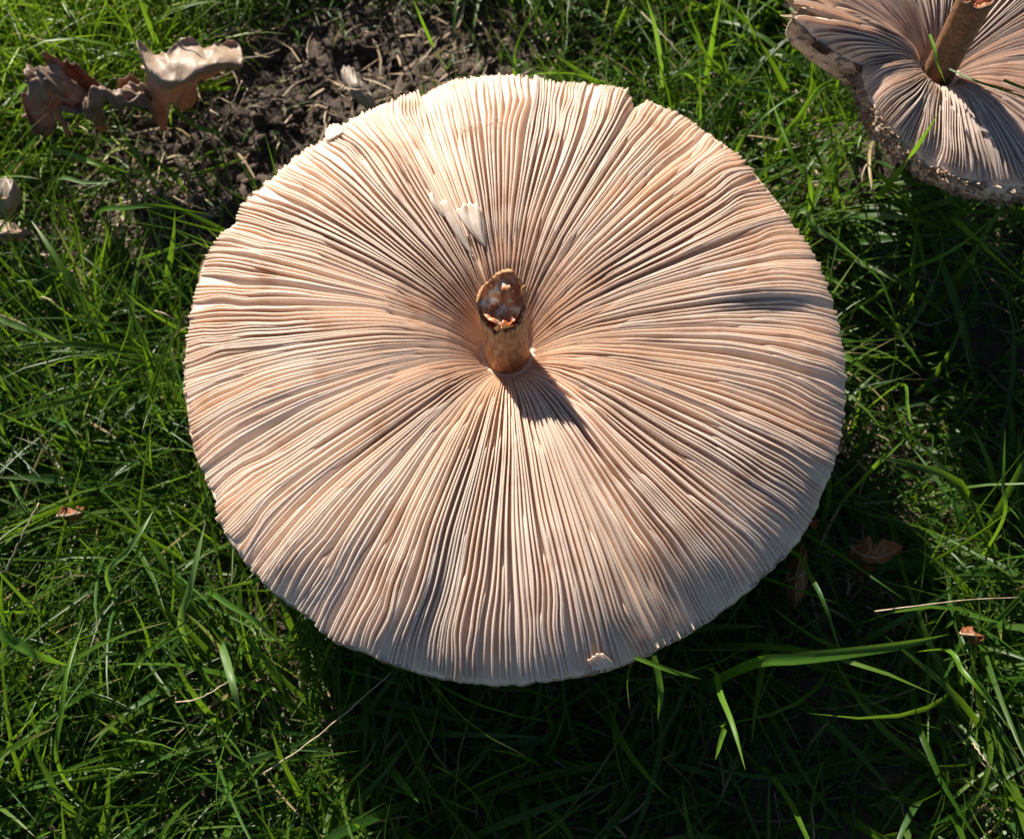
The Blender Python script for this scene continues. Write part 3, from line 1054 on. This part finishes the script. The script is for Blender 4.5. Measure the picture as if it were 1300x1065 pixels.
def grow(name, cnt, xr, yr, label, nr=6, scale=1.0, hole=None, wmul=1.0):
    x = rng.uniform(*xr, cnt)
    y = rng.uniform(*yr, cnt)
    keep = np.ones(cnt, bool)
    if hole:
        keep &= ~((x > hole[0]) & (x < hole[1]) & (y > hole[2]) & (y < hole[3]))
    s = soil_mask(x, y)
    keep &= rng.random(cnt) > s * 0.985
    # tufts: density follows a clumpy noise
    tuft = vn(x * 120, y * 120, 8)
    keep &= rng.random(cnt) < 0.62 + 0.5 * tuft
    px, py = pix(x, y, 0.02)
    right = smooth(850, 1100, px) * 0.8
    low = smooth(700, 900, py) * 0.6
    keep &= rng.random(cnt) > 0.45 * np.maximum(right, low)
    x, y, px, py, s, right, low = (a[keep] for a in (x, y, px, py, s, right, low))
    n = len(x)
    base = np.stack([x, y, ground_z(x, y) - .001], -1)
    flow = 2.6 * vn(x * 9, y * 9, 14) * math.pi
    az = np.where(rng.random(n) < .55, flow + rng.normal(0, .7, n), rng.uniform(0, 2 * math.pi, n))
    bl = smooth(250, 0, px) * smooth(740, 860, py)          # lower left is combed up to the right
    az = np.where(rng.random(n) < bl * .8, rng.normal(.55, .3, n), az)
    broad = rng.random(n) < (.05 + .25 * np.maximum(right, low))
    L = rng.gamma(9, .0045, n) * np.where(broad, 1.25, 1.0) * scale
    L = np.clip(L, .012, .085)
    # thin low turf beside and below the large cap, shortened so shadow covers it, a few long blades standing out of it
    deep = np.maximum(smooth(1040, 1090, px) * smooth(230, 330, py) * (1 - smooth(580, 680, py)), smooth(480, 600, px) * smooth(800, 880, py) * (1 - smooth(1150, 1280, px)))
    L = np.where(rng.random(n) < .92 * deep, L * .5, L)
    w = np.where(broad, rng.uniform(.0016, .0030, n), rng.uniform(.0005, .0013, n))
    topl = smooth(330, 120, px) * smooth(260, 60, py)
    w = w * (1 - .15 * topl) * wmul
    tilt0 = np.clip(rng.normal(.88, .30, n), .12, 1.5)
    bend = np.clip(rng.normal(.95, .5, n), -.1, 2.0)
    tilt0 = tilt0 - s * .2
    L = L * (1 - .5 * soil_mask(x, y, 1.5))
    twist = rng.normal(0, .7, n)
    tint = GREENS[rng.integers(0, len(GREENS), n)] * rng.uniform(.5, 1.0, (n, 1))
    tint = tint * (1 + topl[:, None] * np.array([3.2, 1.9, .4]))  # backlit glow of the top-left turf painted into the tint
    dry = (rng.random(n) < .04 + .05 * s) & ~broad
    tint[dry] = np.array([.34, .25, .12]) * rng.uniform(.6, 1.2, (dry.sum(), 1))
    v, c = blades(base, az, L, w, tilt0, bend, tint, twist, nr)
    mid = v[:, :, 1, :]
    gz_ = ground_z(mid[..., 0], mid[..., 1])
    low_ = mid[..., 2] < gz_ + .001
    lift = np.where(low_, gz_ + .001 - mid[..., 2], 0)
    v[..., 2] += lift[:, :, None]
    bad = blocked(v[..., 0], v[..., 1], v[..., 2]).any(axis=(1, 2))
    # blades under a cap that cannot be seen are left out too
    v, c = v[~bad], c[~bad]
    n = len(v)
    vv = v.reshape(-1, 3)
    cc = np.concatenate([c.reshape(-1, 3), np.ones((n * nr * 3, 1))], 1)
    o = mesh_np(name, vv, ribbon_quads(n, nr), M['grass'], None, True, cc)
    o['kind'] = 'stuff'
    tag(o, label, 'grass')
    return o


grow('grass', 82000, (-.30, .30), (-.25, .42), 'short green lawn grass growing round the mushrooms', 7)
grow('outer_grass', 120000, (-1.0, 1.0), (-.8, 1.25), 'green lawn grass further out from the mushrooms', 4, 1.15, (-.30, .30, -.25, .42), 1.9)

# prominent single blades
BRIGHT, MID, PALE, DARK = (0.095, 0.20, 0.015), (0.062, 0.155, 0.014), (0.12, 0.21, 0.055), (0.03, 0.085, 0.012)
HERO = [
    ('tall bright grass blade rising from soil just behind the large mushroom', [(654, 86, .006), (656, 62, .022), (668, 32, .036), (687, 0, .046)], 7, BRIGHT),
    ('thin bright grass blade rising from bare soil beside the grey leaf scrap', [(559, 76, .004), (549, 58, .020), (536, 28, .034), (524, -2, .044)], 6, BRIGHT),
    ('pale greyish grass blade standing behind the large mushroom', [(840, 88, .008), (836, 62, .02), (830, 30, .034), (820, -4, .044)], 9, PALE),
    ('slender upright grass blade touching the far rim of the large mushroom', [(888, 162, .012), (889, 120, .026), (887, 60, .040)], 4, MID),
    ('broad bright grass blade leaning away behind the large mushroom', [(901, 74, .012), (906, 40, .026), (915, -4, .042)], 9, BRIGHT),
    ('bright arching grass blade crossing the upright slender one', [(922, 98, .012), (902, 76, .024), (882, 50, .034), (852, -2, .042)], 8, BRIGHT),
    ('long grass blade between the two mushrooms with pale tip', [(1029, 240, .030), (1012, 208, .036), (994, 170, .038), (971, 100, .028)], 8, BRIGHT),
    ('straight grass blade crossing the long blade between the mushrooms', [(936, 190, .028), (958, 160, .036), (981, 138, .040), (1023, 112, .042)], 6, MID),
    ('broad bright grass blade standing in front of the smaller mushroom', [(1114, 250, .030), (1135, 224, .056), (1160, 192, .078), (1191, 145, .094)], 11, BRIGHT),
    ('curved grass blade arching against the flank of the smaller mushroom', [(992, 176, .018), (1015, 148, .034), (1040, 112, .046), (1072, 98, .048)], 8, MID),
    ('pale flat grass blade lying just beyond the large mushroom rim', [(1011, 272, .044), (1035, 289, .045), (1060, 306, .043), (1100, 338, .034)], 9, PALE),
    ('grass blade with a lit tip lying below the smaller mushroom', [(1146, 347, .024), (1190, 328, .038), (1230, 304, .046), (1275, 264, .050)], 6, MID),
    ('short grass blade in deep shade under the smaller mushroom rim', [(1176, 222, .020), (1200, 246, .036), (1226, 272, .044)], 7, MID),
    ('long broad flat grass blade with sunlit tip crossing the dark shade', [(955, 842, .034), (1010, 836, .044), (1080, 828, .050), (1150, 818, .052), (1205, 805, .050)], 15, MID),
    ('sunlit tipped grass blade hanging out of the dark shade', [(906, 850, .024), (914, 880, .036), (930, 920, .046), (946, 976, .050)], 8, BRIGHT),
    ('short lit grass tip beside the sunlit tipped blade', [(918, 920, .034), (914, 942, .042), (908, 964, .046)], 7, BRIGHT),
    ('thin grass blade laid over the rim of the large mushroom', [(806, 834, .0505), (830, 843, .051), (860, 854, .050), (890, 862, .046)], 6, BRIGHT),
    ('short bright grass blade hanging from the rim beside the laid-over blade', [(830, 832, .050), (836, 858, .048), (839, 884, .046), (835, 914, .042)], 8, BRIGHT),
    ('broad pale grass blade standing close to the sunlit rim of the large mushroom', [(230, 794, .026), (240, 752, .036), (249, 712, .040), (261, 662, .040)], 10, PALE),
    ('straight pale grass blade lying above the weathered twig end', [(136, 732, .032), (160, 702, .040), (178, 676, .042), (194, 649, .040)], 8, PALE),
    ('broad pale grass blade at the end of the short curved straw', [(283, 816, .030), (289, 842, .040), (297, 874, .044), (308, 916, .040)], 11, PALE),
    ('long thin grass blade running down past the broad dark one', [(76, 976, .036), (79, 900, .046), (88, 842, .046), (108, 784, .038)], 6, BRIGHT),
    ('broad blunt dark grass blade lying in the lawn', [(-6, 798, .040), (24, 818, .044), (50, 832, .044), (90, 846, .036)], 14, MID),
    ('pale flat grass blade entering sunlit lawn beside bleached straw', [(-10, 406, .034), (20, 413, .040), (48, 423, .040), (82, 436, .034)], 10, PALE),
    ('long grass blade sloping down along the rim toward the leaning straw', [(264, 750, .030), (292, 768, .038), (330, 792, .040), (386, 843, .030)], 8, MID),
    ('dark grass blade sloping from the rim over the shaded curled leaf', [(1006, 700, .026), (1030, 734, .038), (1048, 770, .042), (1066, 822, .036)], 7, DARK),
    ('lit grass blade sloping down from the broad flat blade tip', [(1198, 824, .034), (1222, 852, .042), (1244, 876, .044), (1272, 908, .040)], 7, BRIGHT),
    ('bright grass blade in front of the crumpled brown leaf stalk', [(62, 190, .008), (90, 197, .018), (130, 210, .022), (190, 228, .010)], 9, BRIGHT),
    ('pale short grass blade standing among the straws', [(180, 206, .006), (168, 190, .016), (158, 174, .022), (151, 156, .024)], 9, PALE),
    ('bright grass blade lying below the tent-folded pale leaf', [(219, 140, .008), (240, 156, .016), (262, 166, .018), (295, 171, .010)], 8, BRIGHT),
    ('long pale grass blade lying across sparse turf', [(74, 228, .014), (110, 232, .020), (150, 230, .020)], 7, PALE),
    ('long arched grass blade over sparse turf near the large mushroom', [(124, 270, .014), (160, 264, .024), (200, 262, .026), (268, 273, .016)], 8, MID),
    ('tiny green grass blade crossing the stem of the smaller mushroom', [(1180, 44, .092), (1186, 62, .095), (1191, 84, .093), (1200, 105, .087)], 5, BRIGHT),
    ('dark thin grass stalk lying across the gills of the smaller mushroom', [(1205, 88, .084), (1240, 104, .089), (1280, 117, .090), (1330, 136, .084)], 4, DARK),  # dark tint holds the shade of a backlit stalk
    ('dark pointed grass tip over the gills beside the thin dark stalk', [(1274, 102, .094), (1290, 109, .094), (1320, 120, .092)], 5, DARK),
    ('thin twisting grass blade in the dark grass beyond the large mushroom rim', [(1143, 487, .034), (1152, 515, .040), (1156, 535, .042), (1172, 545, .040)], 5, BRIGHT),
    ('bright slanting grass blade above the shaded curled leaf', [(1106, 596, .034), (1124, 580, .042), (1150, 556, .046)], 6, BRIGHT),
    ('upright grass blade in shade above the thin level straw', [(1272, 662, .030), (1273, 610, .042), (1276, 545, .046)], 6, MID),
]
for lab, pts, wpx, tint in HERO:
    wp = [P(*p) for p in pts]
    if pts[0][2] < .05:                    # the blade grows out of the turf
        r0_ = wp[0] + (wp[0] - wp[1]) * .9
        wp.insert(0, Vector((r0_.x, r0_.y, float(ground_z(r0_.x, r0_.y)) - .001)))
    nr = 22
    sp = spline(wp, nr)
    wm = wpx * 0.00022
    v, cc = [], []
    rollk = random.uniform(-.5, .5)
    for i in range(nr):
        s = i / (nr - 1)
        t = (sp[min(i + 1, nr - 1)] - sp[max(i - 1, 0)]).normalized()
        tocam = (CAM * .0 + Vector((0, -.3, 1))).normalized()
        side = t.cross(tocam).normalized()
        nrm = side.cross(t).normalized()
        roll = rollk * (s - .3) * 1.6
        sd2 = side * math.cos(roll) + nrm * math.sin(roll)
        hw = .5 * wm * float(np.interp(s, [0, .12, .5, .8, 1], [.7, .95, 1, .7, .05]))
        up = nrm * hw * .25
        v += [sp[i] - sd2 * hw + up, sp[i] - sd2 * hw * .5 + up * .4, sp[i], sp[i] + sd2 * hw * .5 + up * .4, sp[i] + sd2 * hw + up]
        cc += [(*tint, 1)] * 5
    q = grid_quads(nr, 5)
    ccn = np.array(cc)
    ccn[:, :3] *= (0.9 + .2 * np.tile([0, 1, .2, 1, 0], nr))[:, None]
    o = mesh_np('grass_blade', np.array([tuple(p) for p in v]), q, M['grass'], None, True, ccn)
    tag(o, lab, 'grass blade', 'single grass blades')

# ------------------------------------------------------------------ soil crumbs, clods and litter
import bmesh


def clod_mesh(seed, sub):
    bm = bmesh.new()
    bmesh.ops.create_icosphere(bm, subdivisions=sub, radius=1.0)
    for vert in bm.verts:
        c = vert.co
        d = 1 + .45 * float(vn(c.x * 1.3 + c.z, c.y * 1.3 - c.z, seed)) +   .32 * float(vn(c.x * 3.5 + c.z * 2, c.y * 3.5 + c.z, seed + 3)) + (.20 * float(vn(c.x * 8 + c.z * 5, c.y * 8 - c.z * 3, seed + 5)) if sub > 2 else 0)
        vert.co = c * d
        vert.co.z *= .72
    me = bpy.data.meshes.new('soil_clod')
    bm.to_mesh(me)
    bm.free()
    me.polygons.foreach_set('use_smooth', [True] * len(me.polygons))
    me.materials.append(M['clod'])
    return me


protos = [clod_mesh(s, 3) for s in range(6)]
cnt = 0
while cnt < 46:
    a, b, r, w = random.choice([s for s in SOIL if s[3] > .75])
    px, py = a + random.uniform(-r, r), b + random.uniform(-r, r)
    p = P(px, py, 0.002)
    if float(soil_mask(p.x, p.y)) < .6 or bool(cap1.inside(p.x, p.y, 0.02, .01)):
        continue
    o = bpy.data.objects.new('soil_clod', protos[cnt % 6])
    COL.objects.link(o)
    s = random.uniform(.0013, .0034)
    o.scale = (s * random.uniform(.8, 1.4), s * random.uniform(.8, 1.3), s)
    o.location = (p.x, p.y, float(ground_z(p.x, p.y)) + s * .25)
    o.rotation_euler = (random.uniform(-.3, .3), random.uniform(-.3, .3), random.uniform(0, 6))
    tag(o, 'rough dark brown clod of soil on the bare patch', 'soil clod', 'soil clods on the bare patch')
    cnt += 1

small = clod_mesh(31, 1)
sv = np.array([tuple(v.co) for v in small.vertices])
sf = np.array([tuple(p.vertices) for p in small.polygons])
n = 26000
x = rng.uniform(-.28, .25, n)
y = rng.uniform(-.1, .40, n)
k = (rng.random(n) < soil_mask(x, y) ** 1.5) & ~cap1.inside(x, y, np.full(n, .02), .0)
x, y = x[k], y[k]
n = len(x)
sz = rng.gamma(2.2, .00042, n)[:, None, None] + .0003
ang = rng.uniform(0, 6.28, n)
ca, sa = np.cos(ang)[:, None], np.sin(ang)[:, None]
bx = sv[None, :, 0] * ca - sv[None, :, 1] * sa
by = sv[None, :, 0] * sa + sv[None, :, 1] * ca
bz = np.repeat(sv[None, :, 2], n, 0)
st = rng.uniform(.7, 1.5, (n, 1))
V = np.stack([bx * st, by, bz], -1) * sz + np.stack([x, y, ground_z(x, y)], -1)[:, None, :]
F = (sf[None] + (np.arange(n) * len(sv))[:, None, None]).reshape(-1, 3)
cr = mesh_np('soil_crumbs', V.reshape(-1, 3), F, M['clod'], None, True)
cr['kind'] = 'stuff'
tag(cr, 'fine brown soil crumbs scattered over the bare patch', 'soil')

# straw litter lying on the soil and between the blades
n = 20000
x = rng.uniform(-.30, .30, n)
y = rng.uniform(-.22, .42, n)
s = soil_mask(x, y)
k = rng.random(n) < (.16 + .75 * np.exp(-((s - .65) / .35) ** 2))
x, y, s = x[k], y[k], s[k]
n = len(x)
base = np.stack([x, y, ground_z(x, y) + rng.uniform(.0004, .004, n)], -1)
tint = np.array([[.42, .33, .22]]) * rng.uniform(.25, 1.15, (n, 1)) * np.array([[1, .95, .9]]) ** rng.uniform(0, 3, (n, 1))
v, c = blades(base, rng.uniform(0, 6.28, n), rng.gamma(3, .0036, n) + .003, rng.uniform(.0003, .0013, n), rng.normal(.08, .2, n), rng.normal(.1, .5, n), tint, rng.normal(0, .8, n), 5)
v[..., 2] = np.maximum(v[..., 2], ground_z(v[..., 0], v[..., 1]) + .0003)
bad = blocked(v[..., 0], v[..., 1], v[..., 2]).any(axis=(1, 2))
v, c = v[~bad], np.repeat(np.repeat(tint[~bad][:, None, None, :], 5, 1), 3, 2)
n = len(v)
lt = mesh_np('straw_litter', v.reshape(-1, 3), ribbon_quads(n, 5), M['litter'], None, True, np.concatenate([c.reshape(-1, 3), np.ones((n * 15, 1))], 1))
lt['kind'] = 'stuff'
tag(lt, 'bits of dead straw scattered over soil and turf', 'straw')
